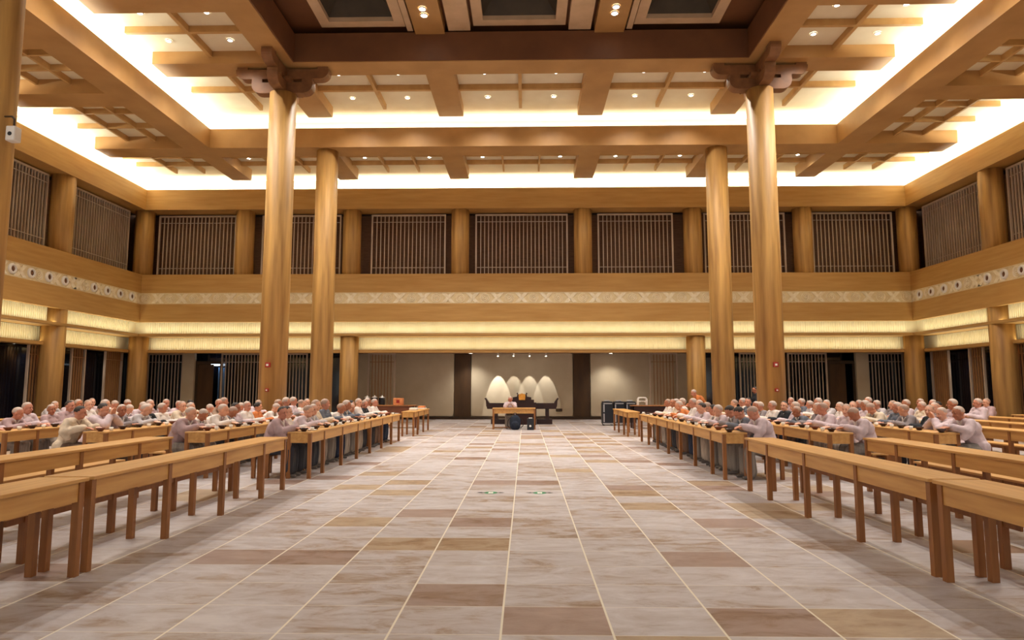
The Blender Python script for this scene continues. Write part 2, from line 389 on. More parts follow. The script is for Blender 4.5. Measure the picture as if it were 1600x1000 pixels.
# ------------------------------------------------------------------ walls (profile repeated on the three sides)
def side_profile(bm, sd, pieces):
    for d0, d1, z0, z1 in pieces:
        if sd == 'back': box(bm, -(XW + d0), XW + d0, YW + d0, YW + d1, z0, z1)
        else:
            s = -1 if sd == 'left' else 1
            box(bm, s * (XW + d0), s * (XW + d1), Y0, YW + d1, z0, z1)
for sd in ('left', 'back', 'right'):
    bm = bmesh.new()
    side_profile(bm, sd, [(0, .2, 4.59, 5.42), (0, .95, 5.94, 6.8), (.2, .95, 4.95, 5.42), (.06, .95, 5.42, 5.94),
                          (0, .1, 9.87, 10.84), (.1, .95, 9.87, 10.05)])
    struct('wall_%s' % sd, bm, M['wall_wood'])
    # two glowing ledges
    bm = bmesh.new(); side_profile(bm, sd, [(0, .08, 3.95, 4.05), (.08, .92, 3.93, 3.99), (.5, .58, 3.2, 3.33), (.58, 1.05, 3.2, 3.26)])
    struct('trim_%d' % {'left': 10, 'back': 11, 'right': 12}[sd], bm, M['wall_wood'])
    # ribbed panels
    bm = bmesh.new(); pitch = .105
    for zb, zt, d in ((3.99, 4.95, .45), (3.26, 3.93, 1.0)):
        if sd == 'back':
            box(bm, -XW - d, XW + d, YW + d, YW + d + .04, zb, zt)
            n = int(2 * XW / pitch)
            for i in range(n):
                x = -XW + (i + .5) * pitch; box(bm, x - .02, x + .02, YW + d - .03, YW + d, zb, zt)
        else:
            s = -1 if sd == 'left' else 1
            box(bm, s * (XW + d), s * (XW + d + .04), Y0, YW + d, zb, zt)
            n = int((YW - 12) / pitch)
            for i in range(n):
                y = 12 + (i + .5) * pitch; box(bm, s * (XW + d - .03), s * (XW + d), y - .02, y + .02, zb, zt)
    struct('trim_%d' % {'left': 13, 'back': 14, 'right': 15}[sd], bm, M['ribbed'])
    # carved stone frieze
    bm = bmesh.new()
    side_profile(bm, sd, [(.02, .06, 5.44, 5.92)])
    def med(u, k):
        def put(fn, *a):
            tmp = bmesh.new(); fn(tmp, *a)
            for f in tmp.faces: f.material_index = 1
            for v in tmp.verts:
                uu, dd, zz = v.co
                v.co = (uu, YW + .02 - dd, zz) if sd == 'back' else (((-1 if sd == 'left' else 1) * (XW + .02 - dd)), uu, zz)
            me = bpy.data.meshes.new('t'); tmp.to_mesh(me); tmp.free(); bm.from_mesh(me); bpy.data.meshes.remove(me)
        if k % 2 == 0:
            for r0, r1, h in ((.21, .19, .022), (.14, .12, .03), (.07, .04, .035)):
                put(lambda b, r0=r0, r1=r1, h=h: lathe(b, [(r0, -.01), (r0, h), (r1, h), (r1 - .02, -.005)], 20, (u, 0, 5.68), 'Y'))
        else:
            for a in (-1, 1):
                put(lambda b, a=a: prism(b, [(u - .3, 5.68 - a * .22), (u - .1, 5.68 - a * .22), (u + .3, 5.68 + a * .22), (u + .1, 5.68 + a * .22)], 'Y', -.01, .024))
            put(lambda b: lathe(b, [(.08, -.01), (.08, .03), (.02, .035)], 12, (u, 0, 5.68), 'Y'))
    pt = .56
    side_profile(bm, sd, [(.0, .07, 5.42, 5.445), (.0, .07, 5.915, 5.94)])
    if sd == 'back':
        for k, i in enumerate(range(-31, 32)): med(i * pt, k)
    else:
        nz_y = [22.3, 23.2, 24.08, 24.95, 26.67, 27.55, 28.44, 29.3]
        y = 29.72
        k = 1
        while y > 16:
            if all(abs(y - q) > .3 for q in nz_y): med(y, 1 if k % 3 else 0)
            k += 1; y -= .44
    struct('trim_%d' % {'left': 16, 'back': 17, 'right': 18}[sd], bm, [M['frieze_ground'], M['frieze']])
# outer shell: dark backs of gallery and corridor, soffits
bm = bmesh.new()
for s in (-1, 1): box(bm, s * 20.3, s * 20.5, Y0, 36, 0, 11.5)
struct('wall_outer', bm, M['blind'])
bm = bmesh.new(); box(bm, -20.3, 20.3, 35.8, 36, 0, 11.5); struct('wall_far', bm, M['blind'])
bm = bmesh.new()
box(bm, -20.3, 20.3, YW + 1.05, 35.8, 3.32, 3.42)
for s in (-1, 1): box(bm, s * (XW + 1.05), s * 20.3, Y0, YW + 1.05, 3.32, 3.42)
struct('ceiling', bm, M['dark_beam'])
# blind wall behind the gallery screens
bm = bmesh.new(); box(bm, -XW - 1.4, XW + 1.4, YW + 1.3, YW + 1.4, 6.8, 9.87)
for s in (-1, 1): box(bm, s * (XW + 1.3), s * (XW + 1.4), Y0, YW + 1.3, 6.8, 9.87)
struct('wall_gallery', bm, M['blind'])
bm = bmesh.new()
for s in (-1, 1): box(bm, s * (XW + .95), s * (XW + 1.3), Y0, YW + .95, 6.7, 6.8); box(bm, s * (XW + .95), s * (XW + 1.3), Y0, YW + .95, 9.87, 9.97)
box(bm, -XW - .95, XW + .95, YW + .95, YW + 1.3, 6.7, 6.8); box(bm, -XW - .95, XW + .95, YW + .95, YW + 1.3, 9.87, 9.97)
struct('floor_gallery', bm, M['black'])

# end wall of the ground floor: plaster bays with dark pilasters
YE = 33.8
bm = bmesh.new()
def rpanel(bm, x0, x1, z0, z1, y0, y1, r=.12):
    pts = []
    for cx, cz, a0 in ((x1 - r, z0 + r, -90), (x1 - r, z1 - r, 0), (x0 + r, z1 - r, 90), (x0 + r, z0 + r, 180)):
        for k in range(5):
            a = math.radians(a0 + 90 * k / 4); pts.append((cx + r * math.cos(a), cz + r * math.sin(a)))
    prism(bm, pts, 'Y', y0, y1)
rpanel(bm, -2.56, 2.56, .16, 3.32, YE - .05, YE + .1); rpanel(bm, -7.7, -3.47, .16, 3.32, YE - .05, YE + .1); rpanel(bm, 3.47, 7.7, .16, 3.32, YE - .05, YE + .1)
box(bm, -9, 9, YE + .1, YE + .2, 0, 3.32)
struct('wall_end', bm, M['plaster'])
bm = bmesh.new()
for s in (-1, 1): box(bm, s * 2.6, s * 3.44, YE - .02, YE + .1, .12, 3.32)
struct('trim_19', bm, M['pilaster'])
bm = bmesh.new(); box(bm, -9, 9, YE - .1, YE + .1, 0, .13); struct('baseboard_end', bm, M['base'])
# dark glass behind the outer bays and along the sides
bm = bmesh.new()
for s in (-1, 1):
    box(bm, s * 9, s * 20.3, 33.3, 33.4, 0, 3.32)
    box(bm, s * 19.2, s * 19.3, Y0, 33.3, 0, 3.32)
struct('window_1', bm, M['glass'])

# ------------------------------------------------------------------ slatted screens
def screen(bm, u0, u1, z0, z1, plane, at, pitch=.18, frame=.07, sw=.035, rails=(), sl0=0, slat_mi=0):
    """vertical slats in a thin frame; plane 'Y' faces the camera, 'X' faces across the hall"""
    def bx(a, b, z_0, z_1, d0, d1, mi=0):
        if plane == 'Y': box(bm, a, b, at + d0, at + d1, z_0, z_1, mi)
        else: box(bm, at + d0, at + d1, a, b, z_0, z_1, mi)
    bx(u0, u0 + frame, z0, z1, -.04, .04, 1); bx(u1 - frame, u1, z0, z1, -.04, .04, 1)
    bx(u0 + frame, u1 - frame, z0, z0 + frame, -.04, .04, 1); bx(u0 + frame, u1 - frame, z1 - frame, z1, -.04, .04, 1)
    n = max(2, round((u1 - u0 - 2 * frame) / pitch))
    for i in range(1, n):
        u = u0 + frame + (u1 - u0 - 2 * frame) * i / n; bx(u - sw / 2, u + sw / 2, z0 + frame, z1 - frame, -.03, .03)
    for z in rails: bx(u0 + frame, u1 - frame, z - .015, z + .015, .03, .045)
def screen_thing(u0, u1, z0, z1, plane, at, label, group, **k):
    bm = bmesh.new(); screen(bm, u0, u1, z0, z1, plane, at, **k)
    cx, cy = ((u0 + u1) / 2, at) if plane == 'Y' else (at, (u0 + u1) / 2)
    for v in bm.verts: v.co -= Vector((cx, cy, z0))
    o = mesh_obj('slatted_screen', bm, [M['slat_warm' if (plane == 'X' or abs(cx) < 8) and z0 < 1 else 'slat'], M['slat']], loc=(cx, cy, z0))
    return tag(o, label, 'screen', group)
gb = [-17.4, -13.65, -12.4, -8.6, -7.15, -3.6, -2.19, 2.19, 3.6, 7.15, 8.6, 12.4, 13.65, 17.4]
nm = ['leftmost', 'second from the left', 'third from the left', 'centre', 'third from the right', 'second from the right', 'rightmost']
for i in range(7):
    screen_thing(gb[2 * i], gb[2 * i + 1], 6.84, 9.8, 'Y', 30.85, 'slatted gallery screen, %s upper bay of the back wall' % nm[i], 'gallery screens on the back wall',
                 pitch=.185, rails=(7.25, 9.45))
for s, w in ((-1, 'left'), (1, 'right')):
    for (a, b), nn in zip(((26.0, 29.9), (21.5, 24.6), (17.0, 20.1)), ('farthest', 'middle', 'nearest')):
        screen_thing(a, b, 6.84, 9.8, 'X', s * 18.3, 'slatted gallery screen, %s upper bay of the %s wall' % (nn, w), 'gallery screens on the side walls', pitch=.16, rails=(7.25, 9.45))
gl = [(-18.6, -16.8, 'beside the left doorway, toward the corner'), (-14.9, -12.87, 'right of the left doorway'), (-12.8, -10.6, 'behind the big left column'), (-7.6, -6.23, 'left of the pale end wall'),
      (6.23, 7.6, 'right of the pale end wall'), (10.6, 12.0, 'behind the big right column'), (12.94, 14.84, 'left of the right doorway'), (16.78, 18.52, 'beside the right doorway, toward the corner')]
for a, b, w in gl:
    screen_thing(a, b, .02, 3.28, 'Y', 32.6, 'tall slatted floor screen ' + w, 'floor screens at the far end', pitch=.16, rails=(2.85,))
for s, w in ((-1, 'left'), (1, 'right')):
    for a, b, nn in ((29.2, 30.5, 'in the far corner'), (27.0, 27.9, 'before the corner one'), (24.6, 25.8, 'beside the round column'), (21.9, 23.2, 'nearer than the column')):
        screen_thing(a, b, .02, 3.28, 'X', s * 18.6, 'tall slatted floor screen on the %s side, %s' % (w, nn), 'floor screens on the side walls', pitch=.15, rails=(2.85,))
    # beige door cheeks and doorways at the far end
    bm = bmesh.new(); box(bm, s * 16.21, s * 16.8, 32.5, 32.7, 0, 3.32); struct('wall_end', bm, M['plaster'])
    d = empty('door_%d' % (1 if s < 0 else 2), (s * 15.55, 32.7, 0)); d['kind'] = 'structure'
    bm = bmesh.new(); box(bm, -.66, -.56, -.05, .05, 0, 2.9); box(bm, .56, .66, -.05, .05, 0, 2.9); box(bm, -.56, .56, -.05, .05, 2.75, 2.9); mesh_obj('door_frame', bm, M['base'], d)
    bm = bmesh.new(); box(bm, -.56, .22, .0, .05, .02, 2.74); mesh_obj('door_leaf', bm, M['pilaster'], d)
bm = bmesh.new(); box(bm, -15.32, -14.98, 33.2, 33.28, 0, 2.6)
struct('window_2', bm, mat('window_blue', srgb(96, 130, 170), .3))

# ------------------------------------------------------------------ columns
def column(x, y, z1, label, group, n=36, plinth=True):
    t = empty('round_column', (x, y, 0), 0, label, 'column', group)
    bm = bmesh.new(); lathe(bm, [(.425, .14), (.425, z1 * .5), (.42, z1)], n); mesh_obj('shaft', bm, M['column'], t, smooth=True)
    for p in t.children[0].data.polygons:
        if len(p.vertices) > 4: p.use_smooth = False
    bm = bmesh.new(); lathe(bm, [(.5, 0), (.5, .1), (.44, .14)], n); mesh_obj('base', bm, M['base'], t)
    return t
def arm(bm, L, z0, z1, w, ax, r):
    """bracket arm with rounded lower ends"""
    pts = [(-L, z1), (-L, z0 + r)]
    for k in range(1, 7):
        a = PI + PI / 2 * k / 6; pts.append((-L + r + r * math.cos(a), z0 + r + r * math.sin(a)))
    pts += [(-p[0], p[1]) for p in pts[::-1]]
    prism(bm, pts, ax, -w / 2, w / 2)
for s, w in ((-1, 'left'), (1, 'right')):
    for y, where in ((R1Y, 'far'), (9.12 if s < 0 else 8.95, 'near')):
        t = column(s * 7.75, y, 11.12, 'tall round timber column on the %s with bracket arms under the ceiling, %s one' % (w, where), 'columns carrying the inner ceiling beams')
        bm = bmesh.new(); arm(bm, 1.0, 11.12, 11.48, .34, 'Y', .3); mesh_obj('lower_arm', bm, M['bracket'], t)
        bm = bmesh.new(); arm(bm, 1.0, 11.13, 11.47, .33, 'X', .3); mesh_obj('lower_arm', bm, M['bracket'], t)
        bm = bmesh.new(); arm(bm, 1.52, 11.6, 11.92, .34, 'Y', .28); mesh_obj('upper_arm', bm, M['bracket'], t)
        bm = bmesh.new(); arm(bm, 1.52, 11.61, 11.91, .33, 'X', .28); mesh_obj('upper_arm', bm, M['bracket'], t)
        for dx, dy, L_, zb in ((1, 0, .82, 11.48), (-1, 0, .82, 11.48), (0, 1, .82, 11.48), (0, -1, .82, 11.48), (1, 0, 1.32, 11.92), (-1, 0, 1.32, 11.92), (0, 1, 1.32, 11.92), (0, -1, 1.32, 11.92), (0, 0, 0, 11.48)):
            bm = bmesh.new(); h = .12 if zb < 11.9 else .08; q = .17 if L_ else .36
            box(bm, dx * L_ - q, dx * L_ + q, dy * L_ - q, dy * L_ + q, zb, zb + h); mesh_obj('bearing_block', bm, M['bracket'], t)
    column(s * 7.75, 25.62, 11.0, 'round timber column behind the tall %s column, under the middle ceiling beam' % w, 'columns under the middle ceiling beam')
gx = [(-17.85, 'in the left corner'), (-13.05, 'second from the left corner'), (-7.97, 'third from the left corner'), (-2.87, 'left of the centre bay'), (2.87, 'right of the centre bay'), (7.97, 'third from the right corner'), (13.05, 'second from the right corner'), (17.85, 'in the right corner')]
for x, w in gx:
    bm = bmesh.new(); lathe(bm, [(.42, 0), (.42, 3.08)], 28)
    o = mesh_obj('gallery_column', bm, M['column'], loc=(x, 30.45, 6.8), smooth=True)
    tag(o, 'short round gallery column on the back wall, %s' % w, 'column', 'gallery columns')
    if abs(x) > 5 and abs(x) != 13.05:
        bm = bmesh.new(); lathe(bm, [(.42, 0), (.42, 3.93)], 28)
        o = mesh_obj('round_column', bm, M['column'], loc=(x, 30.48, 0), smooth=True)
        tag(o, 'round ground floor column below the back gallery, %s' % w, 'column', 'ground floor columns')
for s, w in ((-1, 'left'), (1, 'right')):
    for y, nn in ((25.1, 'nearest the back corner'), (20.7, 'next one toward the viewer'), (16.3, 'third from the back corner')):
        bm = bmesh.new(); lathe(bm, [(.42, 0), (.42, 3.08)], 28)
        o = mesh_obj('gallery_column', bm, M['column'], loc=(s * 18.03, y, 6.8), smooth=True)
        tag(o, 'short round gallery column on the %s wall, %s' % (w, nn), 'column', 'gallery columns')
        bm = bmesh.new(); lathe(bm, [(.42, 0), (.42, 4.95)], 28)
        o = mesh_obj('round_column', bm, M['column'], loc=(s * 18.03, y, 0), smooth=True)
        tag(o, 'round ground floor column along the %s wall, %s' % (w, nn), 'column', 'ground floor columns')

# ------------------------------------------------------------------ air nozzles in the side friezes
for s, w, ys in ((-1, 'left', [22.31, 23.2, 24.08, 24.95, 26.67, 27.55, 28.44, 29.3]), (1, 'right', [23.3, 24.17, 25.04, 26.75, 27.65, 28.53, 29.36])):
    for i, y in enumerate(sorted(ys, reverse=True)):
        t = empty('air_nozzle', (s * (XW + .02), y, 5.69), 0, 'white round air nozzle in the %s frieze, %s from the back corner' % (w, ORD[i]), 'air nozzle', 'air nozzles in the side friezes')
        bm = bmesh.new(); lathe(bm, [(.19, 0), (.19, .03), (.15, .07), (.11, .07), (.10, .0)], 20, (0, 0, 0), 'X', cap=False)
        if s > 0:
            for v in bm.verts: v.co.x *= -1
        mesh_obj('ring', bm, M['white'], t, smooth=True)
        bm = bmesh.new(); lathe(bm, [(.105, .02), (.06, .045), (.02, .05)], 16, (0, 0, 0), 'X')
        if s > 0:
            for v in bm.verts: v.co.x *= -1
        mesh_obj('throat', bm, M['dark_beam'], t, smooth=True)

# ------------------------------------------------------------------ ceiling lights
def downlight(x, y, z, label, group, power, angle=125, r=.07, col=WARM, lit=True):
    t = empty('ceiling_light', (x, y, z), 0, label, 'ceiling light', group)
    bm = bmesh.new(); lathe(bm, [(r + .03, 0), (r + .03, -.025), (r, -.03), (r, 0)], 16, cap=False); mesh_obj('trim_ring', bm, M['white'], t)
    bm = bmesh.new(); lathe(bm, [(r, -.005), (r, -.02)], 16); mesh_obj('lens', bm, M['lamp'], t)
    if lit: spot('downlight_beam', (x, y, z - .06), power, col, angle, .9, soft=.08)
    return t
P1 = 370
mid = [(-6.3, 'far left'), (-4.23, 'left'), (-1.22, 'centre left'), (1.25, 'centre right'), (4.27, 'right'), (6.35, 'far right')]
for y, nn in ((21.87, 'nearer'), (23.78, 'farther')):
    for x, w in mid:
        downlight(x, y, 12.41, 'small round ceiling light in the middle coffers, %s line, %s' % (nn, w), 'lights in the middle coffers', P1)
for s, w in ((-1, 'left'), (1, 'right')):
    for x, xn in ((9.05, 'inner'), (11.0, 'outer')):
        downlight(s * x, 21.85, 12.41, 'small round ceiling light in the %s corner coffer, %s one' % (w, xn), 'lights in the middle coffers', P1)
        k = 0
        for y in (19.55, 18.0, 15.75, 14.2, 11.95, 10.4, 8.0, 6.7):
            downlight(s * x, y, 12.41, 'small round ceiling light in the %s side coffers, %s line, %s from the far end' % (w, xn, ORD[k]), 'lights in the side coffers', P1); k += 1
for x, w in ((-11.8, 'in the left corner cell'), (-6.75, 'second cell, left half'), (-3.95, 'second cell, right half'), (-1.65, 'centre cell, left'), (1.68, 'centre cell, right'), (4.05, 'fourth cell, left half'), (6.8, 'fourth cell, right half'), (11.8, 'in the right corner cell')):
    downlight(x, 27.62, 11.49, 'small round ceiling light near the back wall, %s' % w, 'lights near the back wall', 140)
for s, w in ((-1, 'left'), (1, 'right')):
    for y, nn in ((22.9, 'farthest'), (18.9, 'middle'), (14.9, 'nearest')):
        downlight(s * 13.9, y, 11.49, 'small round ceiling light near the %s wall, %s' % (w, nn), 'lights near the side walls', 140)
    for y, nn in ((19.1, 'farther'), (18.75, 'nearer'), (13.0, 'third')):
        downlight(s * 2.9, y, 12.89, 'bright round light under the high %s beam, %s one' % (w, nn), 'lights under the high beams', 500, 90, .09)
# corridor lights and wall washers at the far end
for x, w in ((-2.55, 'left'), (4.4, 'right')):
    downlight(x, 32.9, 3.31, 'recessed corridor light over the pale end wall, %s one' % w, 'corridor lights', 150, 120, .09)
for i, x in enumerate((-1.2, -.42, .38, 1.2)):
    t = empty('track_spotlight', (x, 33.05, 3.3), 0, 'small track spotlight washing the centre wall, %s from the left' % ORD[i], 'spotlight', 'spotlights on the centre wall')
    bm = bmesh.new(); lathe(bm, [(.03, 0), (.05, -.02), (.05, -.12), (.035, -.14)], 12); mesh_obj('housing', bm, M['white'], t)
    bm = bmesh.new(); lathe(bm, [(.034, -.138), (.034, -.15)], 12); mesh_obj('lens', bm, M['lamp'], t)
    spot('wall_washer_beam', (x, 33.05, 3.1), (260, 110, 130, 130)[i], (1, .95, .88), 35, .15, (math.radians(20), 0, 0), .02)
for i, x in enumerate((-.62, .0, .55)):
    t = empty('recessed_spotlight', (x, 32.1, 3.32), 0, 'tiny recessed spotlight in front of the track, %s from the left' % ORD[i], 'spotlight', 'recessed spotlights before the track')
    bm = bmesh.new(); lathe(bm, [(.07, 0), (.07, -.035)], 12); mesh_obj('lens', bm, M['lamp'], t)
for s, w in ((-1, 'left'), (1, 'right')):
    for y, nn in ((28.5, 'farthest'), (25.2, 'middle'), (22.6, 'nearest')):
        downlight(s * 18.8, y, 3.31, 'corridor light behind the %s floor screens, %s' % (w, nn), 'corridor lights', 30, 120, .06)
t = empty('ceiling_lamp', (-15.35, 33.0, 2.75), 0, 'white oval lamp glowing in the left doorway', 'lamp')
bm = bmesh.new(); ellipsoid(bm, (0, 0, 0), (.26, .1, .07)); mesh_obj('shade', bm, M['lampdoor'], t, smooth=True)
bm = bmesh.new(); lathe(bm, [(.01, .07), (.01, .57)], 8); mesh_obj('stem', bm, M['black'], t)

# alarm boxes on the two far big columns, camera on the near left column
for s, w in ((-1, 'left'), (1, 'right')):
    for z, k in ((2.27, 'upper'), (1.5, 'lower')):
        t = empty('fire_alarm', (s * 7.75, R1Y - .425, z), 0, '%s red fire alarm box on the far tall %s column' % (k, w), 'fire alarm', 'alarm boxes on the tall columns')
        bm = bmesh.new(); q = .075 if k == 'upper' else .05; box(bm, -q, q, -.06, .02, -q, q); bevel(bm, .006); mesh_obj('case', bm, M['red'], t)
        bm = bmesh.new(); box(bm, -q * .45, q * .45, -.07, -.058, -q * .4, q * .4); mesh_obj('button', bm, M['white'], t)
t = empty('security_camera', (-7.22, 9.05, 5.45), 0, 'white security camera on a bent bracket on the near left column', 'security camera')
bm = bmesh.new()
for a, b in (((-.1, 0, 0), (.0, 0, 0)), ((0, 0, 0), (.04, 0, -.04)), ((.04, 0, -.04), (.04, 0, -.16))): capsule(bm, a, b, .014, .014, 8, 2)
mesh_obj('bracket', bm, M['base'], t)
bm = bmesh.new(); box(bm, -.03, .11, -.07, .07, -.38, -.16); bevel(bm, .02, 3); mesh_obj('housing', bm, M['white'], t)
bm = bmesh.new(); lathe(bm, [(.03, -.075), (.03, -.068)], 14, (.04, 0, -.28), 'Y'); mesh_obj('lens', bm, M['black'], t)

# ------------------------------------------------------------------ tables and benches
TH = .8
def table(x, s, y0, y1, legs, label, group):
    """x = aisle-side face, the table reaches outward from the aisle; s = side"""
    t = empty('long_table', (s * x, y0, 0), 0, label, 'table', group); L_ = y1 - y0; w = .42
    X = lambda a: s * a
    bm = bmesh.new(); box(bm, X(-.02), X(w), 0, L_, TH - .03, TH); bevel(bm, .004, 1); mesh_obj('tabletop', bm, M['table'], t)
    bm = bmesh.new()
    ls = [l - y0 for l in legs]
    prev = .03
    for l in ls + [L_ - .03]:
        if l - prev > .12: box(bm, X(.012), X(.035), prev + .002, l - .002, TH - .19, TH - .03)
        prev = l
    mesh_obj('apron', bm, M['table'], t)
    bm = bmesh.new(); box(bm, X(w - .035), X(w - .012), .03, L_ - .03, TH - .11, TH - .03); mesh_obj('apron', bm, M['table'], t)
    for a in (.01, L_ - .035):
        bm = bmesh.new(); box(bm, X(.035), X(w - .035), a, a + .025, TH - .19, TH - .03); mesh_obj('end_apron', bm, M['table'], t)
    for l in ls:
        l = min(max(l, .035), L_ - .035)
        for a in (0.0, w - .06):
            bm = bmesh.new(); box(bm, X(a), X(a + .06), l - .03, l + .03, 0, TH - .03); mesh_obj('leg', bm, M['leg'], t)
    return t
def bench(x, s, y0, y1, legs, label, group):
    t = empty('long_bench', (s * x, y0, 0), 0, label, 'bench', group); L_ = y1 - y0; w = .34; H = .45
    X = lambda a: s * a
    bm = bmesh.new(); box(bm, X(0), X(w), 0, L_, H - .03, H); bevel(bm, .004, 1); mesh_obj('seat', bm, M['table'], t)
    bm = bmesh.new(); box(bm, X(.03), X(.05), .04, L_ - .04, H - .09, H - .03); box(bm, X(w - .05), X(w - .03), .04, L_ - .04, H - .09, H - .03); mesh_obj('rail', bm, M['leg'], t)
    for l in legs:
        l = min(max(l - y0, .06), L_ - .06)
        for a in (.02, w - .08):
            bm = bmesh.new(); box(bm, X(a), X(a + .06), l - .03, l + .03, 0, H - .03); mesh_obj('leg', bm, M['leg'], t)
    return t
ROWX = [3.55, 5.35, 7.15, 8.95, 10.75, 12.55, 14.35]
RN = ['front', 'second', 'third', 'fourth', 'fifth', 'sixth', 'outermost']
SECT = [(11.57, 15.47, [11.6, 12.37, 13.6, 14.85], 'middle'), (15.49, 19.8, [16.1, 17.4, 18.65, 19.77], 'farther')]
for s, w in ((-1, 'left'), (1, 'right')):
    for r, x in enumerate(ROWX):
        for y0, y1, lg, nn in SECT:
            if r >= 6 and s < 0: continue
            table(x, s, y0, y1, lg, 'long narrow wooden table, %s section of the %s row on the %s' % (nn, RN[r], w), 'dining tables')
            bench(x + .72, s, y0, y1, lg, 'long wooden bench behind the %s section of the %s %s table row' % (nn, RN[r], w), 'dining benches')
    for r in (0, 1):
        x = ROWX[r]
        table(x, s, 5.72, 10.38, [5.75, 7.0, 8.27, 9.52, 10.35], 'long empty wooden table at the near end of the %s row on the %s' % (RN[r], w), 'dining tables')
        bench(x + .72, s, 5.72, 10.38, [6.0, 7.27, 8.54, 10.2], 'long empty wooden bench at the near end of the %s row on the %s' % (RN[r], w), 'dining benches')
    table(ROWX[0], s, 1.2, 5.66, [1.25, 2.4, 3.5, 4.6, 5.6], 'nearest empty wooden table, cut by the %s edge of the picture' % w, 'dining tables')
    bench(ROWX[0] + .72, s, 1.2, 5.66, [1.4, 3.0, 4.3, 5.45], 'nearest empty wooden bench, by the %s edge of the picture' % w, 'dining benches')
    # serving tables beyond the cross aisle
    table(3.45, s, 21.7, 25.05, [21.75, 22.6, 23.85, 25.0], 'serving table at the far end of the front %s row' % w, 'serving tables')
    bench(4.1, s, 20.6, 21.5, [20.7, 21.4], 'short wooden bench before the far %s serving table' % w, 'short benches')

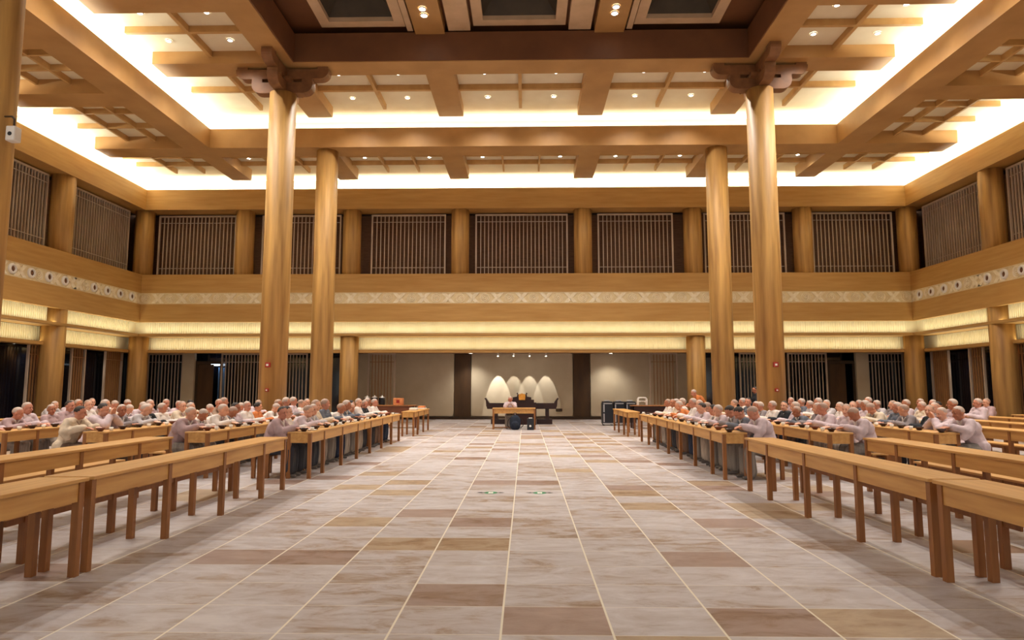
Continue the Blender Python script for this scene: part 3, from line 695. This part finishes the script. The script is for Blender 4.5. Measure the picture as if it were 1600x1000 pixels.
# ------------------------------------------------------------------ people
def remeshed(bm, voxel, smooth=3, fac=.5):
    me = bpy.data.meshes.new('t'); bm.to_mesh(me); bm.free()
    o = bpy.data.objects.new('t', me); COL.objects.link(o)
    m = o.modifiers.new('r', 'REMESH'); m.mode = 'VOXEL'; m.voxel_size = voxel
    if smooth:
        q = o.modifiers.new('s', 'SMOOTH'); q.iterations = smooth; q.factor = fac
    dg = bpy.context.evaluated_depsgraph_get(); ev = o.evaluated_get(dg)
    out = bpy.data.meshes.new_from_object(ev)
    bpy.data.objects.remove(o); bpy.data.meshes.remove(me)
    for p in out.polygons: p.use_smooth = True
    return out
def rotm(yaw, pit):  # head turns: yaw about z, pitch about y (positive looks down)
    return Matrix.Rotation(yaw, 3, 'Z') @ Matrix.Rotation(pit, 3, 'Y')
def build_person(kind):
    """pose dictionary -> meshes: body, robe, skirt, hair (facing +X, origin on the floor under the pelvis)"""
    P = dict(kind)
    chest, neck, head = Vector(P['chest']), Vector(P['neck']), Vector(P['head'])
    R = rotm(P['yaw'], P['pitch'])
    pel = Vector((0, 0, P.get('pel', .54)))
    sh = P.get('shw', .175)
    bm = bmesh.new()
    # torso
    capsule(bm, pel + Vector((0, -.07, 0)), pel + Vector((0, .07, 0)), .115, .115)
    capsule(bm, pel, chest, .12, .13); capsule(bm, chest + Vector((0, -.09, 0)), chest + Vector((0, .09, 0)), .11, .11)
    dn = (neck - chest)
    shc = chest + dn * .75
    capsule(bm, shc + Vector((0, -sh + .03, 0)), shc + Vector((0, sh - .03, 0)), .06, .06)
    capsule(bm, shc, neck, .07, .052); capsule(bm, neck, head + R @ Vector((-.015, 0, -.06)), .052, .05)
    # head
    hp = lambda x, y, z: head + R @ Vector((x, y, z))
    ellipsoid(bm, hp(-.012, 0, .025), (.098, .077, .092), R); ellipsoid(bm, hp(.022, 0, -.045), (.066, .058, .072), R)
    ellipsoid(bm, hp(.045, 0, -.085), (.036, .034, .026), R)
    capsule(bm, hp(.082, 0, .012), hp(.105, 0, -.026), .009, .015, 8, 3)
    capsule(bm, hp(.076, -.035, .026), hp(.076, .035, .026), .011, .011, 8, 3)
    for q in (-1, 1):
        ellipsoid(bm, hp(-.005, q * .078, -.008), (.02, .009, .032), R, 10, 6)
        ellipsoid(bm, hp(.062, q * .035, -.03), (.02, .02, .02), R, 10, 6)
    capsule(bm, hp(.078, -.016, -.058), hp(.078, .016, -.058), .01, .01, 8, 3)
    # arms, hands with five fingers
    rb = bmesh.new(); hands = []
    for q in (-1, 1):
        S = shc + Vector((0, q * sh, -.01)); E = Vector(P['elbow%s' % ('L' if q > 0 else 'R')]); Wp = Vector(P['wrist%s' % ('L' if q > 0 else 'R')])
        capsule(bm, S, E, .048, .04); capsule(bm, E, Wp, .04, .026)
        D = (Wp - E).normalized(); hd = Vector(P.get('hand', (1, -q * .35, -.12))); hd = Vector((hd[0], -q * abs(hd[1]), hd[2])).normalized()
        side = hd.cross(Vector((0, 0, 1))).normalized(); upv = side.cross(hd)
        palm = Wp + hd * .055
        for k in (-1, -.33, .33, 1): capsule(bm, Wp + hd * .01 + side * k * .012, palm + hd * .03 + side * k * .028, .016, .012, 8, 3)
        for k, ln in ((-1.05, .062), (-.35, .078), (.35, .072), (1.05, .055)):
            b0 = palm + hd * .032 + side * k * .029; b1 = b0 + hd * ln * .5 - upv * .006 + side * k * .003; b2 = b1 + hd * ln * .42 - upv * ln * .35
            capsule(bm, b0, b1, .0095, .0085, 8, 3); capsule(bm, b1, b2, .0085, .007, 8, 3)
        tb = Wp + hd * .02 - side * q * .025 * -1
        ts = side * (1 if side.y * q < 0 else -1)
        capsule(bm, Wp + hd * .015 + ts * .02, Wp + hd * .05 + ts * .05, .014, .0105, 8, 3); capsule(bm, Wp + hd * .05 + ts * .05, Wp + hd * .085 + ts * .056 - upv * .006, .0105, .008, 8, 3)
        # sleeves
        capsule(rb, S, E, .073, .078); capsule(rb, E, Wp - D * .02, .072, .066)
        if E.x < .42: capsule(rb, E - Vector((.02, 0, .0)), Vector((min(E.x + .06, .38), E.y * .9, min(E.z - .1, .72))), .07, .055)
    # legs
    for q in (-1, 1):
        H, K, A = pel + Vector((.02, q * .09, -.02)), Vector(P.get('knee', (.40, q * .12, .49))), Vector(P.get('ankle', (.38, q * .11, .09)))
        K.y = q * abs(K.y); A.y = q * abs(A.y)
        capsule(bm, H, K, .075, .052); capsule(bm, K, A, .05, .034)
        capsule(bm, A + Vector((-.03, 0, -.045)), A + Vector((.13, q * .015, -.055)), .034, .028)
    body = remeshed(bm, .0075, 2)
    body.materials.append(SKIN[0]); body.materials.append(M['eye']); body.materials.append(M['lip']); body.materials.append(M['shoe'])
    eyes = [hp(.086, q * .03, .004) for q in (-1, 1)] + [hp(.088, q * .03, .004) for q in (-1, 1)]
    brow = [hp(.088, q * y, .029) for q in (-1, 1) for y in (.022, .034)]
    for p in body.polygons:
        c = p.center
        if c.z < .085 and P.get('pel', .54) < .7 or c.z < .07: p.material_index = 3
        elif any((c - e).length < .012 for e in eyes) or any((c - e).length < .008 for e in brow): p.material_index = 1
        elif abs((R.transposed() @ (c - hp(.09, 0, -.058))).z) < .007 and (c - hp(.088, 0, -.058)).length < .022: p.material_index = 2
    # robe
    capsule(rb, pel + Vector((.0, -.08, -.01)), pel + Vector((.0, .08, -.01)), .13, .13)
    capsule(rb, pel, chest, .15, .155); capsule(rb, chest + Vector((0, -.1, 0)), chest + Vector((0, .1, 0)), .128, .128)
    capsule(rb, shc + Vector((0, -sh + .01, -.01)), shc + Vector((0, sh - .01, -.01)), .078, .078)
    capsule(rb, shc - Vector((.02, 0, .02)), neck - Vector((.015, 0, .03)), .09, .066)
    rm = remeshed(rb, .013, 3)
    ax = (neck - chest).normalized()
    for v in rm.vertices:
        c = v.co; k = noise.noise(Vector((c.x * 9, c.y * 9, c.z * 4.5))) + .5 * noise.noise(Vector((c.x * 22, c.y * 22, c.z * 9)))
        v.co = c + v.normal * (.011 * k)
    # skirt
    sb = bmesh.new()
    for q in (-1, 1):
        H, K, A = pel + Vector((.0, q * .08, -.04)), Vector(P.get('knee', (.40, .12, .49))), Vector(P.get('ankle', (.38, .11, .09)))
        K.y = q * abs(K.y); A.y = q * abs(A.y); A.z = .13
        capsule(sb, H, K, .11, .085); capsule(sb, K, A, .085, .095)
    K = Vector(P.get('knee', (.40, .12, .49))); A = Vector(P.get('ankle', (.38, .11, .09)))
    capsule(sb, pel + Vector((.02, 0, -.05)), (K.x, 0, K.z), .11, .075); capsule(sb, (K.x - .01, 0, K.z), (A.x, 0, .13), .07, .09)
    sm = remeshed(sb, .014, 4)
    for v in sm.vertices:
        c = v.co; k = math.sin(c.y * 70 + 3 * noise.noise(c * 4)) * .6 + noise.noise(Vector((c.x * 16, c.y * 16, c.z * 2.5)))
        v.co = c + v.normal * (.01 * k)
        v.co.z = max(v.co.z, .04)
    # hair cap
    hb = bmesh.new(); ellipsoid(hb, (0, 0, 0), (.101, .080, .094), None, 22, 14)
    bmesh.ops.delete(hb, geom=[v for v in hb.verts if v.co.z < -.03 + 1.15 * max(v.co.x + .01, 0) - .25 * max(-v.co.x - .03, 0)], context='VERTS')
    for v in hb.verts: v.co = hp(-.012, 0, .025) + R @ v.co
    hm = bpy.data.meshes.new('hair'); bmesh.ops.recalc_face_normals(hb, faces=hb.faces); hb.to_mesh(hm); hb.free()
    for p in hm.polygons: p.use_smooth = True
    # collar: two crossing bands at the throat
    cb = bmesh.new(); fr_ = neck + Vector((.075, 0, -.06))
    for q in (-1, 1):
        pts = [neck + Vector((-.055, q * .02, .005)), neck + Vector((-.01, q * .072, .0)), neck + Vector((.05, q * .055, -.035)), chest + Vector((.135, -q * .012, .035)), chest + Vector((.15, -q * .045, -.05))]
        for a, b in zip(pts, pts[1:]): capsule(cb, a, b, .017, .017, 8, 2)
    cm = bpy.data.meshes.new('collar'); cb.to_mesh(cm); cb.free()
    for p in cm.polygons: p.use_smooth = True
    for m_, mm in ((rm, ROBES['white']), (sm, SKIRTS[0]), (hm, STUB[0]), (cm, ROBES['white'])): m_.materials.append(mm)
    body.name = 'body'; rm.name = 'robe'; sm.name = 'skirt'
    return dict(body=body, robe=rm, skirt=sm, hair=hm, collar=cm)
def pose(chest, neck, head, yaw=0, pitch=0, eL=(.14, .215, .80), wL=(.40, .12, .865), eR=None, wR=None, **k):
    eR = eR or (eL[0], -eL[1], eL[2]); wR = wR or (wL[0], -wL[1], wL[2])
    return dict(chest=chest, neck=neck, head=head, yaw=yaw, pitch=pitch, elbowL=eL, wristL=wL, elbowR=eR, wristR=wR, **k)
POSES = [
    ('sitting upright with hands on the table', pose((.03, 0, .86), (.05, 0, 1.02), (.085, 0, 1.15), 0, .1, (.14, .215, .78), (.41, .09, .855))),
    ('sitting upright, head turned to the far end', pose((.02, 0, .87), (.04, 0, 1.03), (.07, .005, 1.16), .7, .05, (.12, .22, .78), (.40, .07, .855))),
    ('leaning forward on both forearms', pose((.14, 0, .84), (.24, 0, .985), (.30, 0, 1.09), .1, .25, (.30, .225, .80), (.46, .07, .86))),
    ('head bowed over the table', pose((.10, 0, .84), (.19, 0, .985), (.26, 0, 1.08), 0, .75, (.24, .225, .80), (.44, .06, .86))),
    ('leaning forward, head turned toward the viewer', pose((.11, 0, .85), (.17, 0, 1.0), (.22, -.01, 1.12), -.6, .15, (.26, .225, .80), (.44, .08, .86))),
    ('sitting upright, head turned toward the viewer', pose((.02, 0, .87), (.035, 0, 1.03), (.06, -.01, 1.155), -.5, .1, (.12, .22, .78), (.40, .09, .855))),
    ('hands raised to the chin', pose((.10, 0, .85), (.17, 0, 1.0), (.22, 0, 1.12), .15, .3, (.40, .19, .85), (.38, .05, 1.0), hand=(.1, .1, 1))),
    ('leaning aside with one arm stretched out', pose((.10, .03, .85), (.16, .05, 1.0), (.21, .07, 1.115), .45, .2, (.30, .23, .82), (.48, .15, .86), (.16, -.215, .79), (.41, -.05, .86))),
]
PM = [(n, build_person(p)) for n, p in POSES]
def stand(bow=0):
    c = (.05 + bow * .3, 0, 1.2 - bow * .1); n = (.08 + bow * .55, 0, 1.38 - bow * .25); h = (.11 + bow * .7, 0, 1.50 - bow * .3)
    return dict(chest=c, neck=n, head=h, yaw=0, pitch=.2 + bow * .5, elbowL=(c[0] + .1, .27, c[2] - .18), elbowR=(c[0] + .1, -.27, c[2] - .18),
                wristL=(c[0] + .38, .16, c[2] - .2), wristR=(c[0] + .38, -.16, c[2] - .2), pel=.88, knee=(.03, .1, .48), ankle=(0, .1, .09))
PS = [('standing', build_person(stand(0))), ('bending forward', build_person(stand(.35)))]

def add_person(pm, x, y, z, rz, robe, skirt, skin, hair, label, group, sc=1.0, collar=None):
    o = bpy.data.objects.new('person', pm['body']); COL.objects.link(o)
    o.location = (x, y, z); o.rotation_euler = (0, 0, rz); o.scale = (sc, sc, sc)
    tag(o, label, 'person', group)
    o.material_slots[0].link = 'OBJECT'; o.material_slots[0].material = skin
    for nm_, mt in (('robe', robe), ('skirt', skirt), ('hair', hair), ('collar', collar or robe)):
        c = bpy.data.objects.new(nm_, pm[nm_]); COL.objects.link(c); c.parent = o
        c.material_slots[0].link = 'OBJECT'; c.material_slots[0].material = mt
        if nm_ == 'hair' and hair is STUB[2]: c['label'] = 'short dark hair'
    return o

# tableware prototypes
def bowl_mesh(m):
    bm = bmesh.new(); lathe(bm, [(.035, 0), (.04, .008), (.072, .045), (.078, .062), (.074, .062), (.066, .045), (.03, .014)], 18); me = bpy.data.meshes.new('bowl')
    bmesh.ops.recalc_face_normals(bm, faces=bm.faces); bm.to_mesh(me); bm.free(); me.materials.append(m)
    for p in me.polygons: p.use_smooth = True
    return me
BOWLS = [bowl_mesh(M['bowl']), bowl_mesh(M['bowl_red'])]
def cup_mesh():
    bm = bmesh.new(); lathe(bm, [(.024, 0), (.032, .02), (.038, .065), (.035, .065), (.028, .02), (.01, .008)], 14); me = bpy.data.meshes.new('cup')
    bmesh.ops.recalc_face_normals(bm, faces=bm.faces); bm.to_mesh(me); bm.free(); me.materials.append(M['cup'])
    for p in me.polygons: p.use_smooth = True
    return me
CUP = cup_mesh()
def plate_mesh():
    bm = bmesh.new(); lathe(bm, [(.04, 0), (.06, .004), (.095, .016), (.092, .018), (.058, .008), (.01, .006)], 18); me = bpy.data.meshes.new('plate')
    bmesh.ops.recalc_face_normals(bm, faces=bm.faces); bm.to_mesh(me); bm.free(); me.materials.append(M['cup'])
    return me
PLATE = plate_mesh()
def put(name, me, x, y, z, label, cat, group):
    o = bpy.data.objects.new(name, me); COL.objects.link(o); o.location = (x, y, z); o.rotation_euler = (0, 0, random.uniform(0, 6)); return tag(o, label, cat, group)

rn = random.Random(21)
SPEC = {  # robes and poses of the nearest diners, read from the photograph: (robe, pose, dark hair)
    (-1, 0): [('mauve', 4, 1), ('white', 0, 1), ('pale lilac', 2, 0), ('pale grey', 4, 0), ('cream', 0, 0), ('slate', 1, 0), ('white', 2, 0), ('slate', 7, 0), ('taupe', 4, 0), ('grey', 1, 1), ('white', 5, 0), ('black', 0, 0), ('white', 1, 0), ('white', 0, 0)],
    (-1, 1): [('mauve', 2, 0), ('white', 3, 0), ('white', 2, 0), ('grey', 3, 0), ('pale lilac', 0, 1), ('white', 5, 0), ('orange', 1, 1), ('white', 3, 0), ('pale lilac', 0, 0), ('grey', 1, 0)],
    (-1, 2): [('cream', 7, 1), ('pale lilac', 6, 1), ('grey', 4, 0), ('pale grey', 2, 0), ('black', 0, 0), ('white', 1, 0), ('cream', 4, 0), ('white', 0, 0)],
    (-1, 3): [('pale lilac', 4, 0), ('mauve', 2, 0), ('pale lilac', 0, 0), ('mauve', 5, 0)],
    (1, 0): [('pale lilac', 3, 0), ('slate', 3, 1), ('grey', 3, 1), ('pale lilac', 2, 0), ('white', 4, 1), ('pale lilac', 2, 1), ('slate', 5, 0), ('pale lilac', 1, 0), ('white', 0, 0), ('orange', 2, 0), ('white', 5, 0), ('cream', 0, 0), ('white', 1, 0), ('white', 0, 0)],
    (1, 1): [('pale lilac', 3, 0), ('pale lilac', 1, 0), ('pale lilac', 4, 0), ('grey', 5, 0), ('slate', 2, 0), ('pale lilac', 5, 0), ('black', 1, 1), ('white', 5, 0), ('grey', 4, 0), ('white', 0, 0), ('slate', 1, 1), ('white', 5, 0)],
    (1, 2): [('pale lilac', 2, 0), ('pale lilac', 6, 0), ('black', 1, 0), ('grey', 4, 0), ('slate', 5, 0), ('cream', 3, 0), ('pale lilac', 5, 0), ('pale lilac', 1, 0), ('white', 0, 0)],
}
ROBW = ['white', 'pale lilac', 'pale lilac', 'pale grey', 'white', 'cream', 'mauve', 'grey', 'slate', 'taupe']
seat_from = {-1: [11.75, 11.95, 11.75, 11.9, 17.2, 18.6], 1: [11.75, 11.9, 11.75, 15.1, 17.0, 19.3]}
SP = .60
short = {'white': 'white', 'pale lilac': 'pale lilac', 'pale grey': 'pale grey'}
for s, w in ((-1, 'left'), (1, 'right')):
    for r in range(6):
        x = ROWX[r] + .83
        y = seat_from[s][r]; i = 0
        while y < 19.6 and i < 20:
            spec = SPEC.get((s, r), [])
            if i < len(spec): rb, po, dk = spec[i]
            else: rb, po, dk = rn.choice(ROBW), rn.choice([0, 1, 2, 3, 4, 5, 5, 7, 0]), int(rn.random() < .13)
            if r > 3 and rn.random() < .15: y += SP; i += 1; continue
            nmp, pm = PM[po]
            jx, jy, jr = rn.uniform(-.04, .03), rn.uniform(-.03, .03), rn.uniform(-.13, .13)
            sc = rn.uniform(.96, 1.04)
            hair = STUB[2] if dk else STUB[rn.choice([0, 0, 1])]
            clr = ROBES[rn.choice(['grey', 'taupe', 'mauve'])] if rb in ('white', 'cream') else ROBES['white']
            lab = '%s robed person%s, %s, %s along the %s %s row' % (rb, ' with dark hair' if dk else '', {0: 'upright', 1: 'head turned away', 2: 'leaning forward', 3: 'head bowed', 4: 'leaning and glancing back', 5: 'head turned back', 6: 'hands at chin', 7: 'one arm out'}[po], ORD[i], RN[r], w)
            # facing the aisle
            rz = (0 if s < 0 else PI) + jr
            mir = s > 0
            add_person(pm, s * (x + jx), y + jy, 0, rz, ROBES[rb], SKIRTS[rn.choice([0, 1, 1, 2, 3, 4, 0])], SKIN[rn.choice([0, 0, 1, 1, 2])], hair, lab, 'diners seated at the tables', sc, clr)
            if r < 4:
                bx = s * (ROWX[r] + .14 + rn.uniform(-.02, .03)); who = 'before the %s diner of the %s %s row' % (ORD[i], RN[r], w)
                bi = int(rn.random() < .4)
                put('bowl', BOWLS[bi], bx, y + jy - .1, TH, '%s bowl %s' % (('dark', 'red-brown')[bi], who), 'bowl', 'bowls on the tables')
                if rn.random() < .75: put('cup', CUP, s * (ROWX[r] + .07), y + jy + .07, TH, 'small white cup ' + who, 'cup', 'cups on the tables')
                if rn.random() < .3: put('plate', PLATE, s * (ROWX[r] + .13), y + jy + .22, TH, 'small white dish ' + who, 'dish', 'dishes on the tables')
            y += SP; i += 1
# diners between the farther section and the serving tables (seen over the heads)
add_person(PS[1][1], 6.35, 23.2, 0, PI, ROBES['orange'], SKIRTS[3], SKIN[1], STUB[0], 'orange robed person standing and bending between the far right tables', None)
add_person(PS[0][1], 8.35, 23.6, 0, PI, ROBES['black'], SKIRTS[1], SKIN[2], STUB[2], 'dark robed person with dark hair standing beside the far right column', None)
# the person at the desk in the middle, facing the viewer
add_person(PM[6][1], -.42, 26.15, 0, -PI / 2, ROBES['pale lilac'], SKIRTS[0], SKIN[1], STUB[0], 'person in pale lilac robe behind the centre desk, facing the viewer', None, 1.0)

# ------------------------------------------------------------------ centre desk and what stands round it
t = empty('desk', (-.27, 25.7, 0), 0, 'plain wooden desk standing alone at the far end of the aisle', 'desk')
bm = bmesh.new(); box(bm, -.82, .82, -.25, .25, .77, .81); bevel(bm, .004, 1); mesh_obj('desktop', bm, M['table'], t)
bm = bmesh.new(); box(bm, -.76, .76, -.22, -.195, .6, .77); box(bm, -.76, .76, .195, .22, .6, .77); mesh_obj('apron', bm, M['table'], t)
for a in (-1, 1):
    for b in (-1, 1):
        bm = bmesh.new(); box(bm, a * .79 - .03, a * .79 + .03, b * .21 - .03, b * .21 + .03, 0, .77); mesh_obj('leg', bm, M['leg'], t)
bm = bmesh.new(); box(bm, -.76, .76, -.02, .02, .05, .09); mesh_obj('stretcher', bm, M['leg'], t)
t = empty('stool', (-.42, 26.2, 0), 0, 'low wooden stool under the person at the centre desk', 'stool')
bm = bmesh.new(); box(bm, -.2, .2, -.15, .15, .4, .44); mesh_obj('seat', bm, M['leg'], t)
for a in (-1, 1):
    for b in (-1, 1):
        bm = bmesh.new(); box(bm, a * .17 - .02, a * .17 + .02, b * .12 - .02, b * .12 + .02, 0, .4); mesh_obj('leg', bm, M['leg'], t)
# backpack leaning before the desk
t = empty('backpack', (-.22, 25.28, 0), 0, 'dark navy backpack standing on the floor in front of the centre desk', 'bag')
bm = bmesh.new(); ellipsoid(bm, (0, 0, .28), (.22, .13, .28)); ellipsoid(bm, (0, 0, .12), (.2, .13, .14)); ellipsoid(bm, (0, -.1, .2), (.15, .08, .13))
me = remeshed(bm, .015, 3); me.materials.append(M['navy']); o = bpy.data.objects.new('bag_body', me); COL.objects.link(o); o.parent = t
bm = bmesh.new()
for a, b in (((-.05, 0, .54), (-.04, 0, .62)), ((-.04, 0, .62), (.04, 0, .62)), ((.04, 0, .62), (.05, 0, .54))): capsule(bm, a, b, .012, .012, 8, 2)
mesh_obj('handle', bm, M['black'], t)
for a in (-1, 1):
    bm = bmesh.new()
    for p, q in (((a * .17, .02, .45), (a * .27, .0, .35)), ((a * .27, 0, .35), (a * .3, -.02, .16)), ((a * .3, -.02, .16), (a * .2, -.02, .06))): capsule(bm, p, q, .015, .015, 8, 2)
    mesh_obj('strap', bm, M['black'], t)
t = empty('loudspeaker', (.36, 25.25, 0), 0, 'small black loudspeaker with a white dot at the right foot of the desk', 'loudspeaker')
bm = bmesh.new(); box(bm, -.13, .13, -.12, .12, 0, .42); bevel(bm, .012); mesh_obj('cabinet', bm, M['caseblack'], t)
bm = bmesh.new(); lathe(bm, [(.075, -.13), (.075, -.118)], 18, (0, 0, .14), 'Y'); mesh_obj('cone', bm, M['black'], t)
bm = bmesh.new(); lathe(bm, [(.04, -.137), (.04, -.129)], 18, (-.01, 0, .15), 'Y'); mesh_obj('badge', bm, M['white'], t)
bm = bmesh.new(); box(bm, -.07, .07, -.04, .04, .42, .455); bevel(bm, .01); o = mesh_obj('remote_box', bm, M['white'], loc=(.36, 25.25, 0)); tag(o, 'small white box lying on the black loudspeaker', 'box')
bm = bmesh.new(); box(bm, -.18, .18, -.08, .08, 0, .16); bevel(bm, .01); o = mesh_obj('carton', bm, M['white'], loc=(.05, 25.6, 0)); tag(o, 'low pale carton on the floor under the centre desk', 'box')
# altar table with upturned ends, throne-like stand
t = empty('altar_table', (0, 29.4, 0), 0, 'long dark altar table with upturned ends before the centre wall', 'table')
bm = bmesh.new()
pts = [(-1.5, .66), (1.5, .66), (1.55, .8), (1.57, 1.02), (1.63, 1.12), (1.57, 1.14), (1.47, 1.0), (1.42, .91), (-1.42, .91), (-1.47, 1.0), (-1.57, 1.14), (-1.63, 1.12), (-1.57, 1.02), (-1.55, .8)]
prism(bm, pts, 'Y', -.22, .22); mesh_obj('tabletop', bm, M['altar'], t)
for a in (-1, 1):
    bm = bmesh.new(); box(bm, a * 1.12 - .08, a * 1.12 + .08, -.14, .14, .06, .66); mesh_obj('leg', bm, M['altar'], t)
    bm = bmesh.new(); box(bm, a * 1.0 - .34, a * 1.0 + .34, -.22, .22, 0, .26 if 0 else .22); bevel(bm, .01, 1); mesh_obj('foot', bm, M['altar'], t)
t = empty('tiered_stand', (0.02, 28.85, 0), 0, 'stepped dark wooden stand rising behind the seated person', 'stand')
bm = bmesh.new()
prism(bm, [(-.62, 0), (.62, 0), (.62, .95), (.52, .95), (.52, 1.07), (.4, 1.07), (.4, 1.17), (.22, 1.2), (.2, 1.3), (-.2, 1.3), (-.22, 1.2), (-.4, 1.17), (-.4, 1.07), (-.52, 1.07), (-.52, .95), (-.62, .95)], 'Y', -.15, .15)
mesh_obj('tiers', bm, M['altar'], t)
for a in (-1, 1):
    bm = bmesh.new(); lathe(bm, [(.02, 0), (.035, .03), (.015, .07)], 10, (a * .2, 0, 1.3)); mesh_obj('finial', bm, M['altar'], t)
bm = bmesh.new(); prism(bm, [(-.13, 0), (.13, 0), (.15, .2), (.1, .27), (.04, .25), (0, .3), (-.04, .25), (-.1, .27), (-.15, .2)], 'Y', -.03, .03)
o = mesh_obj('golden_plaque', bm, M['gold'], loc=(.02, 28.66, 1.06)); tag(o, 'golden scalloped plaque at the top of the dark stepped stand', 'plaque')
bm = bmesh.new(); box(bm, -.16, .16, -.02, .02, -.07, .07); bevel(bm, .008); o = mesh_obj('wall_socket', bm, M['base'], loc=(1.86, YE - .07, .47)); tag(o, 'dark wall socket plate low on the centre wall, right side', 'socket')

# black food cases, right rear
for i, x in enumerate((3.63, 4.13, 4.63)):
    t = empty('transport_case', (x, 28.4 + .1 * i, 0), 0, 'tall black transport case with silver edges, %s of the three' % ('leftmost', 'middle one', 'rightmost')[i], 'case', 'black cases by the far right tables')
    bm = bmesh.new(); box(bm, -.23, .23, -.26, .26, .06, .95); bevel(bm, .03, 2); mesh_obj('body', bm, M['caseblack'], t)
    bm = bmesh.new(); box(bm, -.21, .21, -.24, .24, .95, 1.0); bevel(bm, .015); mesh_obj('lid', bm, M['caseblack'], t)
    bm = bmesh.new(); box(bm, -.19, -.14, -.285, -.255, .15, .5); box(bm, -.19, -.14, -.285, -.255, .56, .88); mesh_obj('edge_strip', bm, M['steel'], t)
    bm = bmesh.new(); box(bm, -.21, .21, -.275, -.25, .06, .11); mesh_obj('edge_strip', bm, M['steel'], t)
    bm = bmesh.new(); box(bm, -.18, .18, -.27, -.24, .9, .94); mesh_obj('edge_strip', bm, M['steel'], t)
    bm = bmesh.new(); capsule(bm, (-.1, 0, 1.03), (.1, 0, 1.03), .025, .025, 8, 3); mesh_obj('handle', bm, M['steel'], t)
    for a in (-1, 1):
        for b in (-1, 1):
            bm = bmesh.new(); lathe(bm, [(.035, -.015), (.035, .015)], 12, (a * .17, b * .2, .035), 'X'); mesh_obj('wheel', bm, M['black'], t)
# dark counter right with white rack, brown counter left with orange box
def counter(x0, x1, y, h, mt, label):
    t = empty('counter', ((x0 + x1) / 2, y, 0), 0, label, 'counter'); w = (x1 - x0) / 2
    bm = bmesh.new(); box(bm, -w, w, -.3, .3, h - .04, h); bevel(bm, .004, 1); mesh_obj('countertop', bm, M['leg'], t)
    bm = bmesh.new(); box(bm, -w + .03, w - .03, -.27, -.25, h - .34, h - .04); mesh_obj('front_board', bm, mt, t)
    for a in (-1, 1):
        for b in (-1, 1):
            bm = bmesh.new(); box(bm, a * (w - .05) - .03, a * (w - .05) + .03, b * .24 - .03, b * .24 + .03, 0, h - .04); mesh_obj('leg', bm, mt, t)
counter(4.3, 6.4, 26.3, .9, M['altar'], 'dark counter behind the far right serving table')
counter(-6.4, -4.15, 26.3, .9, M['counter'], 'brown wooden counter behind the far left serving table')
t = empty('wire_rack', (4.75, 26.3, .9), 0, 'white arched rack standing on the dark right counter', 'rack')
bm = bmesh.new()
for y_ in (-.12, .12):
    ar = [(-.17, y_, 0), (-.17, y_, .22), (-.12, y_, .29), (.12, y_, .29), (.17, y_, .22), (.17, y_, 0)]
    for a, b in zip(ar, ar[1:]): capsule(bm, a, b, .02, .02, 8, 2)
for z in (.12, .29): capsule(bm, (-.1, -.12, z), (-.1, .12, z), .014, .014, 8, 2); capsule(bm, (.1, -.12, z), (.1, .12, z), .014, .014, 8, 2)
capsule(bm, (-.17, -.12, .15), (.17, -.12, .15), .014, .014, 8, 2)
mesh_obj('frame', bm, M['white'], t)
bm = bmesh.new(); box(bm, -.19, .19, -.12, .12, 0, .27); bevel(bm, .008, 1); t = mesh_obj('cardboard_box', bm, M['orange'], loc=(-4.85, 26.3, .9)); tag(t, 'orange cardboard box on the brown left counter', 'box')
bm = bmesh.new(); box(bm, -.06, .06, -.126, -.121, .08, .2); mesh_obj('printed_patch', bm, M['red'], t)
for i, x in enumerate((-6.15, -5.85, -5.55)):
    t = empty('stock_pot', (x, 26.5, .9), 0, 'dark pot with shiny lid on the brown left counter, %s of three' % ('left one', 'middle', 'right one')[i], 'pot', 'pots on the left counter')
    bm = bmesh.new(); lathe(bm, [(.11, 0), (.125, .03), (.125, .27), (.12, .28)], 18); mesh_obj('pot_body', bm, M['black'], t)
    bm = bmesh.new(); lathe(bm, [(.128, .28), (.12, .3), (.05, .34), (.02, .345), (.025, .37), (.01, .38)], 18); mesh_obj('lid', bm, M['steel'], t, smooth=True)
bm = bmesh.new(); box(bm, -.13, .13, -.2, .2, 0, .09); bevel(bm, .02, 2); o = mesh_obj('folded_cloth', bm, M['white'], loc=(-3.67, 22.9, TH)); tag(o, 'white folded cloth bundle on the far left serving table', 'cloth')
bm = bmesh.new(); box(bm, -.15, .15, -.2, .2, 0, .04); bevel(bm, .008, 1); o = mesh_obj('tray', bm, M['white'], loc=(-3.66, 24.6, TH)); tag(o, 'flat white tray at the far end of the left serving table', 'tray')
bm = bmesh.new(); box(bm, -.12, .12, -.14, .14, 0, .07); bevel(bm, .008, 1); o = mesh_obj('paper_box', bm, M['orange'], loc=(-3.66, 24.6, TH + .04)); tag(o, 'small orange box lying on the white tray at far left', 'box')

# exit stickers on the floor
for x, w in ((-.35, 'left'), (.38, 'right')):
    t = empty('exit_sticker', (x, 10.1, .001), 0, 'green and white arrow sticker on the floor, %s one' % w, 'floor sticker', 'arrow stickers on the aisle floor')
    bm = bmesh.new(); lathe(bm, [(.1, 0), (.1, .002)], 24); mesh_obj('disc', bm, M['green'], t)
    bm = bmesh.new(); box(bm, -.035, .035, -.07, .05, .002, .003); mesh_obj('pictogram', bm, M['white'], t)
    for a in (-1, 1):
        bm = bmesh.new(); prism(bm, [(a * .05, -.012), (a * .13, -.012), (a * .13, -.035), (a * .2, 0), (a * .13, .035), (a * .13, .012), (a * .05, .012)], 'Z', .0025, .0035); mesh_obj('arrow', bm, M['black'], t)
